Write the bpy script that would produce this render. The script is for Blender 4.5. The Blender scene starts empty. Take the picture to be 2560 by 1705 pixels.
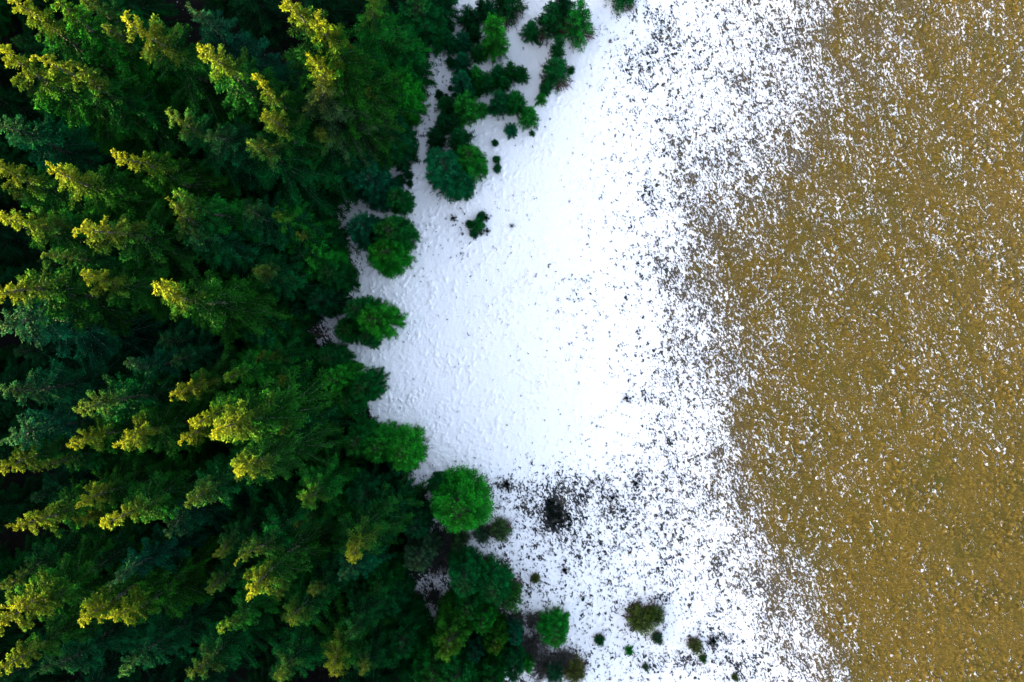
import bpy, math, random
import numpy as np
from mathutils import Vector

random.seed(7); np.random.seed(7)
SC = bpy.context.scene
COL = SC.collection

# ------------------------------------------------------------------ camera
H = 80.0                       # drone height, m
PX = 60.0 / 1280.0             # metres on the ground per pixel of the 2560 px photograph
cam_d = bpy.data.cameras.new('drone_camera'); cam = bpy.data.objects.new('drone_camera', cam_d)
COL.objects.link(cam); cam.location = (0, 0, H); cam.rotation_euler = (0, 0, 0)
cam_d.sensor_width = 36; cam_d.lens = 24.0; cam_d.clip_end = 3000
SC.camera = cam

# ------------------------------------------------------------------ sky and sun
SUN_EL, SUN_AZ = math.radians(8.5), math.radians(191.0)     # az: direction towards the sun, from +X counter-clockwise
w = bpy.data.worlds.new('World'); SC.world = w; w.use_nodes = True
nt = w.node_tree; nt.nodes.clear()
sky = nt.nodes.new('ShaderNodeTexSky'); sky.sky_type = 'NISHITA'; sky.sun_disc = False
sky.sun_elevation = SUN_EL; sky.sun_rotation = math.radians(90) - SUN_AZ
sky.altitude = 900; sky.air_density = 0.6; sky.dust_density = 5.0; sky.ozone_density = 0.0
bg = nt.nodes.new('ShaderNodeBackground'); bg.inputs[1].default_value = 0.10
out = nt.nodes.new('ShaderNodeOutputWorld')
hs = nt.nodes.new('ShaderNodeHueSaturation'); hs.inputs['Saturation'].default_value = 0.74   # sky desaturated evenly, so its light on the snow is less blue
nt.links.new(sky.outputs[0], hs.inputs['Color']); nt.links.new(hs.outputs[0], bg.inputs[0]); nt.links.new(bg.outputs[0], out.inputs[0])
sd = bpy.data.lights.new('sun', 'SUN'); sun = bpy.data.objects.new('sun', sd); COL.objects.link(sun)
sd.energy = 5.0; sd.angle = math.radians(0.5); sd.color = (1.0, 0.78, 0.30)
sdir = Vector((math.cos(SUN_EL) * math.cos(SUN_AZ), math.cos(SUN_EL) * math.sin(SUN_AZ), math.sin(SUN_EL)))
sun.rotation_euler = sdir.to_track_quat('Z', 'Y').to_euler(); sun.location = (-60, 0, 60)
SC.view_settings.view_transform = 'Standard'; SC.view_settings.look = 'None'
SC.view_settings.gamma = 1; SC.view_settings.use_curve_mapping = False
SC.view_settings.exposure = 3.62

# ------------------------------------------------------------------ helpers
def world(px, py, h=0.0):
    """pixel of the photograph -> point of the place at height h"""
    k = PX * (H - h) / H
    return (px - 1280) * k, -(py - 852.5) * k

def mesh_from(name, V, F, mat, attrs=None, smooth=False):
    V = np.asarray(V, np.float32); F = np.asarray(F, np.int32)
    n = F.shape[1]
    me = bpy.data.meshes.new(name)
    me.vertices.add(len(V)); me.vertices.foreach_set('co', V.ravel())
    me.loops.add(F.size); me.loops.foreach_set('vertex_index', F.ravel())
    me.polygons.add(len(F)); me.polygons.foreach_set('loop_start', np.arange(0, F.size, n, dtype=np.int32))
    me.polygons.foreach_set('loop_total', np.full(len(F), n, np.int32))
    for k, a in (attrs or {}).items():
        at = me.attributes.new(k, 'FLOAT', 'POINT'); at.data.foreach_set('value', np.asarray(a, np.float32))
    if smooth: me.polygons.foreach_set('use_smooth', np.ones(len(F), bool))
    me.materials.append(mat); me.update(calc_edges=True)
    return me

def obj(name, me, parent=None):
    o = bpy.data.objects.new(name, me); COL.objects.link(o); o.parent = parent
    return o

def tag(o, label=None, cat=None, group=None, kind=None):
    if label: o['label'] = label
    if cat: o['category'] = cat
    if group: o['group'] = group
    if kind: o['kind'] = kind
    return o

def unit(v): return v / np.maximum(np.linalg.norm(v, axis=-1, keepdims=True), 1e-9)

# ------------------------------------------------------------------ noise (numpy)
def _hash(ix, iy, seed):
    n = (ix.astype(np.int64) * 374761393 + iy.astype(np.int64) * 668265263 + seed * 974634777) & 0xffffffff
    n = ((n ^ (n >> 13)) * 1274126177) & 0xffffffff
    n = ((n ^ (n >> 16)) * 2246822519) & 0xffffffff
    return ((n ^ (n >> 15)) & 0xffffff) / float(0xffffff)

def gnoise(x, y, seed):
    """gradient noise, standard deviation about 1"""
    ix, iy = np.floor(x), np.floor(y); fx, fy = x - ix, y - iy
    u, v = fx * fx * fx * (fx * (fx * 6 - 15) + 10), fy * fy * fy * (fy * (fy * 6 - 15) + 10)
    def g(dx, dy):
        a = _hash(ix + dx, iy + dy, seed) * 2 * np.pi
        return np.cos(a) * (fx - dx) + np.sin(a) * (fy - dy)
    n = (g(0, 0) * (1 - u) + g(1, 0) * u) * (1 - v) + (g(0, 1) * (1 - u) + g(1, 1) * u) * v
    return n * 3.6

def fbm(x, y, seed, octv=3, gain=0.5):
    s = 0; a = 1; t = 0
    for k in range(octv):
        s = s + a * gnoise(x * 2 ** k, y * 2 ** k, seed + k * 17); t += a * a; a *= gain
    return s / math.sqrt(t)

def cells(x, y, size, seed):
    """nearest jittered point: (dx, dy, distance, random) in units of metres"""
    gx, gy = np.floor(x / size), np.floor(y / size)
    best = np.full(x.shape, 1e9); bx = np.zeros(x.shape); by = np.zeros(x.shape); br = np.zeros(x.shape)
    for i in (-1, 0, 1):
        for j in (-1, 0, 1):
            cx = (gx + i + 0.1 + 0.8 * _hash(gx + i, gy + j, seed)) * size
            cy = (gy + j + 0.1 + 0.8 * _hash(gx + i, gy + j, seed + 5)) * size
            d = (x - cx) ** 2 + (y - cy) ** 2
            m = d < best
            best = np.where(m, d, best); bx = np.where(m, x - cx, bx); by = np.where(m, y - cy, by)
            br = np.where(m, _hash(gx + i, gy + j, seed + 9), br)
    return bx, by, np.sqrt(best), br

# ------------------------------------------------------------------ materials
def new_mat(name):
    m = bpy.data.materials.new(name); m.use_nodes = True; m.node_tree.nodes.clear()
    return m, m.node_tree

def N(t, typ, **kw):
    n = t.nodes.new(typ)
    for k, v in kw.items(): setattr(n, k, v)
    return n

def math_node(t, op, a, b=None, c=None, clamp=False):
    n = t.nodes.new('ShaderNodeMath'); n.operation = op; n.use_clamp = clamp
    for i, v in enumerate((a, b, c)):
        if v is None: continue
        if isinstance(v, (int, float)): n.inputs[i].default_value = v
        else: t.links.new(v, n.inputs[i])
    return n.outputs[0]

def mix_col(t, f, a, b, mode='MIX'):
    n = t.nodes.new('ShaderNodeMix'); n.data_type = 'RGBA'; n.blend_type = mode
    for s, v in ((0, f), (6, a), (7, b)):
        if isinstance(v, (int, float)): n.inputs[s].default_value = v
        elif isinstance(v, tuple): n.inputs[s].default_value = (*v, 1)
        else: t.links.new(v, n.inputs[s])
    return n.outputs[2]

def needle_material(name, tip=(0.05, 0.13, 0.01), sun_or_dry_tint=(0.25, 0.26, 0.010), transl=0.25):
    """needles: colour of the tree (object colour), lighter shoots at the twig ends, yellow sunlight painted near the tree top"""
    m, t = new_mat(name)
    oi = N(t, 'ShaderNodeObjectInfo')
    tone = N(t, 'ShaderNodeAttribute', attribute_name='tone').outputs['Fac']
    top = N(t, 'ShaderNodeAttribute', attribute_name='top').outputs['Fac']
    tc = N(t, 'ShaderNodeTexCoord')
    nz = N(t, 'ShaderNodeTexNoise'); nz.inputs['Scale'].default_value = 0.9; nz.inputs['Detail'].default_value = 3
    t.links.new(tc.outputs['Object'], nz.inputs['Vector'])
    nz2 = N(t, 'ShaderNodeTexNoise'); nz2.inputs['Scale'].default_value = 7.0; nz2.inputs['Detail'].default_value = 2
    t.links.new(tc.outputs['Object'], nz2.inputs['Vector'])
    v = math_node(t, 'MULTIPLY_ADD', nz.outputs['Fac'], 1.5, 0.25)
    v = math_node(t, 'MULTIPLY', v, math_node(t, 'MULTIPLY_ADD', nz2.outputs['Fac'], 1.2, 0.4))
    hsv = N(t, 'ShaderNodeHueSaturation'); t.links.new(oi.outputs['Color'], hsv.inputs['Color'])
    t.links.new(v, hsv.inputs['Value'])
    hsv.inputs['Saturation'].default_value = 1.0
    t.links.new(math_node(t, 'MULTIPLY_ADD', nz2.outputs['Fac'], -0.05, 0.525), hsv.inputs['Hue'])
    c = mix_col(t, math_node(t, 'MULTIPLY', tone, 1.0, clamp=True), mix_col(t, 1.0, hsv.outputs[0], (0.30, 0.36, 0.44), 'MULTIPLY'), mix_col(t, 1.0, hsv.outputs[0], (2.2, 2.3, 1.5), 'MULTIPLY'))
    c = mix_col(t, math_node(t, 'MULTIPLY', top, oi.outputs['Alpha'], clamp=True), c, sun_or_dry_tint)  # paints sunlight yellow into tree tops; dry brown on the grass tufts
    b = N(t, 'ShaderNodeBsdfPrincipled'); b.inputs['Roughness'].default_value = 0.62
    b.inputs['Specular IOR Level'].default_value = 0.02
    t.links.new(c, b.inputs['Base Color'])
    tr = N(t, 'ShaderNodeBsdfTranslucent'); t.links.new(c, tr.inputs['Color'])
    mx = N(t, 'ShaderNodeMixShader'); mx.inputs[0].default_value = transl
    t.links.new(b.outputs[0], mx.inputs[1]); t.links.new(tr.outputs[0], mx.inputs[2])
    o = N(t, 'ShaderNodeOutputMaterial'); t.links.new(mx.outputs[0], o.inputs[0])
    return m

def bark_material(name, a, b_):
    m, t = new_mat(name)
    tc = N(t, 'ShaderNodeTexCoord'); mp = N(t, 'ShaderNodeMapping'); mp.inputs['Scale'].default_value = (6, 6, 1.2)
    t.links.new(tc.outputs['Object'], mp.inputs[0])
    nz = N(t, 'ShaderNodeTexNoise'); nz.inputs['Scale'].default_value = 3; nz.inputs['Detail'].default_value = 5
    t.links.new(mp.outputs[0], nz.inputs['Vector'])
    r = N(t, 'ShaderNodeValToRGB'); r.color_ramp.elements[0].position = .35; r.color_ramp.elements[1].position = .65
    r.color_ramp.elements[0].color = (*a, 1); r.color_ramp.elements[1].color = (*b_, 1)
    t.links.new(nz.outputs['Fac'], r.inputs[0])
    b = N(t, 'ShaderNodeBsdfPrincipled'); b.inputs['Roughness'].default_value = 0.9
    t.links.new(r.outputs[0], b.inputs['Base Color'])
    bp = N(t, 'ShaderNodeBump'); bp.inputs['Strength'].default_value = .5; bp.inputs['Distance'].default_value = .03
    t.links.new(nz.outputs['Fac'], bp.inputs['Height']); t.links.new(bp.outputs[0], b.inputs['Normal'])
    o = N(t, 'ShaderNodeOutputMaterial'); t.links.new(b.outputs[0], o.inputs[0])
    return m

M_NEEDLE = needle_material('spruce_needles')
M_LEAF = needle_material('shrub_leaves', tip=(0.12, 0.12, 0.02), sun_or_dry_tint=(0.1, 0.07, 0.03))
M_BARK = bark_material('spruce_bark', (0.015, 0.015, 0.012), (0.045, 0.045, 0.036))
M_LIMB = bark_material('lichen_grey_limbs', (0.04, 0.05, 0.045), (0.13, 0.145, 0.13))
M_TWIG = bark_material('bare_grey_twigs', (0.022, 0.021, 0.018), (0.085, 0.080, 0.068))
M_DEAD = bark_material('brown_dead_twigs', (0.03, 0.013, 0.009), (0.105, 0.045, 0.028))
M_ROCK = bark_material('grey_rock', (0.05, 0.05, 0.05), (0.16, 0.15, 0.14))

def snow_shader(t, vec):
    """clean snow; returns (colour, bump height)"""
    n1 = N(t, 'ShaderNodeTexNoise'); n1.inputs['Scale'].default_value = 5.5; n1.inputs['Detail'].default_value = 4
    t.links.new(vec, n1.inputs['Vector'])
    return n1.outputs['Fac']

def ground_material():
    m, t = new_mat('snowy_meadow')
    tc = N(t, 'ShaderNodeTexCoord'); P = tc.outputs['Object']
    z = N(t, 'ShaderNodeAttribute', attribute_name='snow_z').outputs['Fac']
    damp = N(t, 'ShaderNodeAttribute', attribute_name='damp').outputs['Fac']
    litter = N(t, 'ShaderNodeAttribute', attribute_name='litter').outputs['Fac']
    tus = N(t, 'ShaderNodeAttribute', attribute_name='tussock').outputs['Fac']
    # stretched noise: the snow lies in streaks along the slope
    mp = N(t, 'ShaderNodeMapping'); mp.inputs['Rotation'].default_value = (0, 0, math.radians(-65)); mp.inputs['Scale'].default_value = (0.55, 1, 1)
    mp.vector_type = 'TEXTURE'; mp.inputs['Scale'].default_value = (1.7, 1, 1)
    t.links.new(P, mp.inputs[0])
    def noise(s, d, vec, rough=.55):
        n = N(t, 'ShaderNodeTexNoise'); n.inputs['Scale'].default_value = s; n.inputs['Detail'].default_value = d
        n.inputs['Roughness'].default_value = rough
        t.links.new(vec, n.inputs['Vector']); return n.outputs['Fac']
    nA = noise(5.2, 2.5, mp.outputs[0]); nB = noise(14.0, 2, mp.outputs[0])
    s = math_node(t, 'MULTIPLY_ADD', math_node(t, 'SUBTRACT', nA, 0.5), 9.5, z)
    s = math_node(t, 'MULTIPLY_ADD', math_node(t, 'SUBTRACT', nB, 0.5), 5.6, s)
    nC = noise(4.6, 3, P, .7)                      # single blades and crumbs that poke through
    s = math_node(t, 'MULTIPLY_ADD', math_node(t, 'MAXIMUM', math_node(t, 'SUBTRACT', nC, 0.640), 0), -42.0, s)
    mask = N(t, 'ShaderNodeMapRange'); mask.interpolation_type = 'SMOOTHSTEP'
    mask.inputs['From Min'].default_value = -0.35; mask.inputs['From Max'].default_value = 0.40
    t.links.new(s, mask.inputs['Value']); mask = mask.outputs[0]
    # dry grass
    f1 = noise(0.16, 4, P); f2 = noise(1.3, 4, P); 
    mg = N(t, 'ShaderNodeMapping'); mg.vector_type = 'TEXTURE'; mg.inputs['Rotation'].default_value = (0, 0, math.radians(-25)); mg.inputs['Scale'].default_value = (2.6, 1, 1)
    wn = noise(1.1, 2, P)
    va = N(t, 'ShaderNodeVectorMath', operation='SCALE'); va.inputs['Scale'].default_value = 1.2
    nzc = N(t, 'ShaderNodeTexNoise'); nzc.inputs['Scale'].default_value = .8; t.links.new(P, nzc.inputs['Vector'])
    t.links.new(nzc.outputs['Color'], va.inputs[0])
    vb = N(t, 'ShaderNodeVectorMath', operation='ADD'); t.links.new(P, vb.inputs[0]); t.links.new(va.outputs[0], vb.inputs[1])
    t.links.new(vb.outputs[0], mg.inputs[0])
    blade = noise(8.0, 4, mg.outputs[0], .65)
    def ramp(fac, els):
        r = N(t, 'ShaderNodeValToRGB'); e = r.color_ramp.elements
        while len(e) < len(els): e.new(.5)
        for i, (p, c) in enumerate(els): e[i].position = p; e[i].color = (*c, 1)
        t.links.new(fac, r.inputs[0]); return r.outputs[0]
    gold = ramp(blade, [(.30, (0.050, 0.028, 0.004)), (.46, (0.100, 0.066, 0.007)), (.60, (0.160, 0.110, 0.014)), (.78, (0.35, 0.25, 0.058))])
    olive = ramp(blade, [(.30, (0.040, 0.030, 0.003)), (.52, (0.095, 0.071, 0.007)), (.75, (0.19, 0.14, 0.022))])
    green = ramp(blade, [(.3, (0.02, 0.028, 0.002)), (.7, (0.10, 0.10, 0.007))])
    gfac = N(t, 'ShaderNodeMapRange'); gfac.inputs['From Min'].default_value = .44; gfac.inputs['From Max'].default_value = .66
    t.links.new(math_node(t, 'MULTIPLY_ADD', math_node(t, 'SUBTRACT', f2, .5), .6, f1), gfac.inputs['Value'])
    g = mix_col(t, gfac.outputs[0], gold, olive)
    f3 = noise(0.33, 3, mp.outputs[0])
    gf3 = N(t, 'ShaderNodeMapRange'); gf3.inputs['From Min'].default_value = .63; gf3.inputs['From Max'].default_value = .72
    t.links.new(f3, gf3.inputs['Value'])
    g = mix_col(t, math_node(t, 'MULTIPLY', gf3.outputs[0], .7), g, green)
    g = mix_col(t, math_node(t, 'MULTIPLY', tus, .42, clamp=True), g, ramp(blade, [(.3, (0.10, 0.065, 0.010)), (.7, (0.40, 0.29, 0.08))]))
    g = mix_col(t, 1.0, g, (1.03, .95, .66), "MULTIPLY")
    wet = ramp(blade, [(.3, (0.040, 0.032, 0.024)), (.55, (0.10, 0.078, 0.052)), (.75, (0.20, 0.155, 0.10))])
    dark = ramp(blade, [(.3, (0.010, 0.012, 0.014)), (.75, (0.05, 0.05, 0.048))])
    g = mix_col(t, math_node(t, 'MULTIPLY', damp, 1.6, clamp=True), g, wet)
    g = mix_col(t, math_node(t, 'MULTIPLY', math_node(t, 'SUBTRACT', damp, .62), 3.0, clamp=True), g, dark)
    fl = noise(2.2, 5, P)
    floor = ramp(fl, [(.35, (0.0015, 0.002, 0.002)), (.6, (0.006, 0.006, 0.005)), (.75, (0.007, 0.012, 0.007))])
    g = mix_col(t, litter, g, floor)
    sn = noise(6.0, 4, P)
    snow = ramp(sn, [(.3, (0.85, 0.83, 0.84)), (.7, (0.92, 0.90, 0.90))])
    col = mix_col(t, mask, g, snow)
    # fine relief: grass blades and grainy snow; snow stands proud of the grass
    mpw = N(t, 'ShaderNodeMapping'); mpw.vector_type = 'TEXTURE'; mpw.inputs['Rotation'].default_value = (0, 0, math.radians(52)); mpw.inputs['Scale'].default_value = (1.9, 1, 1)
    t.links.new(P, mpw.inputs[0])
    rip = noise(8.0, 5, mpw.outputs[0], .6)
    hgt = math_node(t, 'MULTIPLY', blade, math_node(t, 'MULTIPLY_ADD', mask, -0.06, 0.07))
    hgt = math_node(t, 'MULTIPLY_ADD', rip, math_node(t, 'MULTIPLY', mask, 0.065), hgt)
    hgt = math_node(t, 'MULTIPLY_ADD', mask, 0.055, hgt)
    bp = N(t, 'ShaderNodeBump'); bp.inputs['Strength'].default_value = 1.0; bp.inputs['Distance'].default_value = 1.0
    t.links.new(hgt, bp.inputs['Height'])
    b = N(t, 'ShaderNodeBsdfPrincipled'); t.links.new(col, b.inputs['Base Color']); t.links.new(bp.outputs[0], b.inputs['Normal'])
    t.links.new(math_node(t, 'MULTIPLY_ADD', mask, -0.35, 0.95), b.inputs['Roughness'])
    b.inputs['Specular IOR Level'].default_value = 0.25
    o = N(t, 'ShaderNodeOutputMaterial'); t.links.new(b.outputs[0], o.inputs[0])
    return m
M_GROUND = ground_material()

# ------------------------------------------------------------------ the ground
EDGE = [(-400, 1180), (0, 1150), (60, 1125), (110, 1085), (165, 1088), (200, 1065), (250, 1045), (300, 1046), (350, 1036), (385, 996), (425, 990), (450, 950), (480, 865), (520, 815), (560, 850), (640, 885), (720, 880),
        (770, 810), (830, 770), (880, 800), (930, 860), (1000, 890), (1060, 950), (1150, 1010), (1250, 1060), (1330, 1085), (1400, 1050),
        (1470, 1015), (1560, 1040), (1620, 1200), (1705, 1290), (2100, 1380)]
def edge_px(py): return np.interp(py, [e[0] for e in EDGE], [e[1] for e in EDGE])

def phi_inv(p):
    p = np.clip(p, .0008, .9992); s = np.sign(p - .5); q = np.where(p < .5, p, 1 - p)
    tt = np.sqrt(-2 * np.log(q))
    return s * (tt - (2.515517 + 0.802853 * tt + 0.010328 * tt * tt) / (1 + 1.432788 * tt + 0.189269 * tt * tt + 0.001308 * tt ** 3))

# snow cover along rows of the photograph: row y -> (x, cover) pairs
ROWS = [
 (-300, [(1400, 0.999), (1540, 0.95), (1680, 0.87), (1820, 0.8), (1950, 0.7), (2060, 0.54), (2105, 0.3), (2300, 0.2), (2700, 0.13)]),
 (0, [(1400, 0.999), (1540, 0.95), (1680, 0.87), (1820, 0.8), (1950, 0.7), (2075, 0.56), (2098, 0.28), (2300, 0.2), (2700, 0.13)]),
 (150, [(1420, 0.999), (1530, 0.94), (1690, 0.84), (1820, 0.77), (1940, 0.67), (2040, 0.46), (2090, 0.28), (2300, 0.17), (2700, 0.13)]),
 (320, [(1440, 0.998), (1560, 0.95), (1640, 0.84), (1780, 0.72), (1900, 0.6), (2000, 0.44), (2080, 0.24), (2250, 0.16), (2700, 0.13)]),
 (470,  [(1440, .998), (1570, .96), (1630, .78), (1730, .60), (1830, .46), (1950, .26), (2050, .16), (2250, .13), (2700, .14)]),
 (620,  [(1440, .995), (1560, .97), (1625, .80), (1720, .58), (1790, .40), (1880, .20), (2000, .13), (2250, .14), (2700, .14)]),
 (780,  [(1380, .995), (1500, .975), (1600, .92), (1660, .74), (1740, .56), (1800, .36), (1880, .18), (2000, .12), (2250, .13), (2700, .13)]),
 (950,  [(1400, .998), (1540, .985), (1610, .93), (1680, .75), (1760, .56), (1820, .36), (1900, .18), (2050, .11), (2300, .12), (2700, .11)]),
 (1100, [(1350, .999), (1540, .985), (1640, .90), (1740, .76), (1800, .56), (1860, .32), (1930, .16), (2100, .10), (2300, .11), (2700, .08)]),
 (1200, [(1180, .98), (1350, .93), (1500, .90), (1600, .86), (1740, .76), (1820, .56), (1880, .28), (1950, .13), (2150, .11), (2400, .05), (2700, .06)]),
 (1350, [(1100, .92), (1300, .90), (1500, .88), (1700, .84), (1800, .70), (1870, .48), (1930, .22), (2000, .12), (2200, .07), (2500, .04), (2700, .03)]),
 (1480, [(1100, .95), (1500, .94), (1700, .90), (1820, .80), (1900, .62), (1980, .42), (2040, .18), (2150, .09), (2400, .05), (2700, .03)]),
 (1600, [(1200, .96), (1500, .93), (1750, .94), (1880, .86), (1960, .66), (2040, .46), (2100, .20), (2200, .09), (2450, .05), (2700, .03)]),
 (1705, [(1200, .95), (1500, .94), (1800, .93), (1920, .86), (2010, .62), (2090, .44), (2150, .18), (2250, .09), (2450, .05), (2700, .03)]),
 (2000, [(1200, .95), (1500, .94), (1800, .93), (2000, .88), (2150, .62), (2220, .44), (2280, .18), (2380, .09), (2450, .05), (2700, .03)]),
]
# darker heath showing through (x, y, rx, ry, strength) and firmer snow (negative)
BLOBS = [(1386, 1290, 40, 45, 3.2), (1390, 1230, 50, 25, 1.0), (1265, 1220, 45, 22, 1.5), (1300, 1265, 60, 35, .8), (1520, 1260, 130, 65, .6), (1600, 1225, 60, 40, .4),
         (1110, 1360, 32, 55, 1.8), (1150, 1400, 40, 30, 1.5), (1060, 1480, 60, 40, .9), (1400, 1220, 90, 30, .6), (1780, 1600, 70, 22, 1.0), (1700, 1655, 90, 25, 1.1), (1860, 1680, 50, 35, 1.2),
         (1640, 1500, 60, 14, .9), (1640, 650, 40, 60, .3), (1700, 400, 30, 70, .35), (1625, 500, 18, 60, .6), (1655, 80, 35, 40, .9), (1590, 170, 45, 40, .7),
         (1600, 995, 30, 25, 1.1), (1560, 1160, 50, 30, .3), (1350, 1480, 70, 30, .4), (1300, 1620, 30, 60, 1.3), (1250, 1520, 60, 60, 1.2), (1430, 1660, 50, 30, 1.2),
         (840, 560, 40, 70, 1.2), (1090, 170, 40, 90, .9), (1050, 300, 45, 80, .7), (1010, 420, 40, 50, .7), (800, 835, 55, 40, 2.6), (770, 800, 30, 30, 2), (880, 1050, 60, 60, 1.0),
         (1150, 620, 40, 60, .25), (900, 640, 40, 60, .9), (1440, 720, 60, 60, .4), (1060, 600, 25, 80, .6), (1135, 560, 30, 20, .5), (1540, 1010, 120, 40, -.5)]

def ground_fields(X, Y):
    px = X / PX + 1280; py = -Y / PX + 852.5
    rows = np.array([r[0] for r in ROWS])
    tab = np.linspace(1000, 2800, 361)
    T = np.array([np.interp(tab, [a for a, _ in r[1]], [phi_inv(b) for _, b in r[1]]) for r in ROWS])
    wx = px + 26 * fbm(px / 190, py / 190, 31, 3); wy = py + 20 * fbm(px / 150, py / 150, 37, 2) + 34 * fbm(px / 75, py / 60, 43, 3) * np.exp(-((py - 1150) / 110) ** 2)
    jx = np.clip((wx - 1000) / 5, 0, 359.999); jy = np.clip(np.interp(wy, rows, np.arange(len(rows))), 0, len(rows) - 1.0001)
    i0 = jy.astype(int); fy = jy - i0; k0 = jx.astype(int); fx = jx - k0
    z = (T[i0, k0] * (1 - fx) + T[i0, k0 + 1] * fx) * (1 - fy) + (T[i0 + 1, k0] * (1 - fx) + T[i0 + 1, k0 + 1] * fx) * fy
    z0 = z
    for bx, by, rx, ry, s in BLOBS:
        z = z - s * np.exp(-(((px - bx) / rx) ** 2 + ((py - by) / ry) ** 2))
    return px, py, z, z0

def build_ground():
    def axis(lo, fine_lo, fine_hi, hi, step, grow):
        a = list(np.arange(fine_lo, fine_hi, step)); s = step
        x = a[-1]
        while x < hi: s *= grow; x += s; a.append(x)
        s = step; x = a[0]; b = []
        while x > lo: s *= grow; x -= s; b.append(x)
        return np.array(b[::-1] + a)
    xs = axis(-700, -27, 61, 700, 0.112, 1.10); ys = axis(-700, -41, 41, 700, 0.112, 1.10)
    X, Y = np.meshgrid(xs, ys); shp = X.shape
    px, py, z, zr = ground_fields(X, Y)
    # relief
    th = math.radians(-65); U = X * math.cos(th) + Y * math.sin(th); V_ = -X * math.sin(th) + Y * math.cos(th)
    grassy = 1 / (1 + np.exp(2.2 * (z - .3)))                       # 1 where the grass wins
    dx, dy, d, r = cells(X + .18 * gnoise(X / .5, Y / .5, 3), Y + .18 * gnoise(X / .5, Y / .5, 4), 0.66, 11)
    rad = .19 + .17 * r
    bump = np.clip(1 - (d / rad) ** 2, 0, 1) * (_s(r, .12, .3))
    clump = np.clip(fbm(X / 4, Y / 4, 71, 3) * .40 + .75, .1, 1.3)
    bump_h = bump * (.10 + .20 * r) * clump
    flank = np.where(bump > 0, (dx * .85 + dy * .45) / rad, 0)
    # noise that decides where the snow lies
    n1 = fbm(U / 1.5, V_ / .8, 101, 2, .6)
    n2 = fbm(U / 7.0, V_ / 3.2, 131, 3, .6)
    n3 = gnoise(U / .80, V_ / .36, 151)
    zz = z * 1.40 + n2 * (.30 * np.exp(-(np.abs(z) / 2.2) ** 2) + .10) + n1 * .34 + n3 * .42
    lit0 = _s(edge_px(py) + 250 - px, -150, 250) * (py < 1150)
    zz = zz + grassy * (np.clip(flank, -1.2, 1.2) * 3.3 * _s(bump, .05, .3) * clump + _s(bump, .1, .6) * .3 - .12)
    zz = zz + (1 - grassy) * (-2.0) * _s(bump, .15, .6) * (r > .55) * (1 - lit0)   # tussock tops poking out of the snow
    zz = np.where(X > 75, -2.5, zz)
    # forest floor
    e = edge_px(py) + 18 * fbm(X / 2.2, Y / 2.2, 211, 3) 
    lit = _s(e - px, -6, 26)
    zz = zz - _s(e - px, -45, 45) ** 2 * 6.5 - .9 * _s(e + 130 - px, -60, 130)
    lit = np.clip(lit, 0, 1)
    # large shapes and the fine snow surface
    h = .55 * fbm(X / 42, Y / 42, 5, 2) * _s(np.hypot(X, Y), 5, 60)
    snowy = 1 - grassy
    h = h + snowy * (.008 * fbm(X / .42, Y / .5, 301, 2) + .006 * fbm(V_ / 1.4, U / 2.2, 307, 2)) + bump_h * (grassy * .9 + .35 * snowy)
    h = h + grassy * (.035 * fbm(X / 1.3, Y / 1.3, 311, 2) + .012 * gnoise(X / .35, Y / .35, 317))
    h = h * (1 - lit * .5) + lit * .06 * fbm(X / 1.3, Y / 1.3, 319, 3)
    damp = np.clip(_s(zr, -1.4, .7) * .62 + _s(zr, .6, 1.35) * .38 + .12 * fbm(X / 2.5, Y / 2.5, 401, 3) * _s(zr, -1.6, -.4), 0, 1)
    V = np.stack([X, Y, h], -1).reshape(-1, 3)
    ny, nx = shp; idx = np.arange(ny * nx).reshape(ny, nx)
    F = np.stack([idx[:-1, :-1], idx[:-1, 1:], idx[1:, 1:], idx[1:, :-1]], -1).reshape(-1, 4)
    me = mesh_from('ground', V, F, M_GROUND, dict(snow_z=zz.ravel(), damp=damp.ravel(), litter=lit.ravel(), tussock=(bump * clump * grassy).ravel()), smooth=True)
    o = obj('ground', me); tag(o, 'meadow of dry golden grass under patchy thin snow', None, None, 'structure')
    def gh(x, y):
        i = np.clip(np.searchsorted(ys, y), 1, ny - 1); j = np.clip(np.searchsorted(xs, x), 1, nx - 1)
        return h[i, j]
    return gh

def _s(v, a, b):
    q = np.clip((v - a) / (b - a), 0, 1); return q * q * (3 - 2 * q)
GH = build_ground()

# ------------------------------------------------------------------ plants: geometry
def tube(pts, radii, sides=5):
    """verts, quads of a tapered tube along pts"""
    pts = np.asarray(pts, float); k = len(pts)
    d = unit(np.gradient(pts, axis=0)); a = unit(np.cross(d, np.array([.13, .31, .94]) + 1e-3)); b = np.cross(d, a)
    ang = np.arange(sides) * 2 * np.pi / sides
    V = pts[:, None] + (a[:, None] * np.cos(ang)[None, :, None] + b[:, None] * np.sin(ang)[None, :, None]) * np.asarray(radii)[:, None, None]
    i = np.arange(sides); j = (i + 1) % sides
    F = np.concatenate([np.stack([r * sides + i, r * sides + j, (r + 1) * sides + j, (r + 1) * sides + i], -1) for r in range(k - 1)])
    return V.reshape(-1, 3), F

class Bag:
    def __init__(s): s.V = []; s.F = []; s.n = 0; s.A = []
    def add(s, V, F, a=None):
        s.V.append(V); s.F.append(F + s.n); s.n += len(V)
        if a is not None: s.A.append(a)
    def mesh(s, name, mat, smooth=False):
        at = None
        if s.A: A = np.concatenate(s.A); at = dict(tone=A[:, 0], top=A[:, 1])
        return mesh_from(name, np.concatenate(s.V), np.concatenate(s.F), mat, at, smooth)

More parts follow.
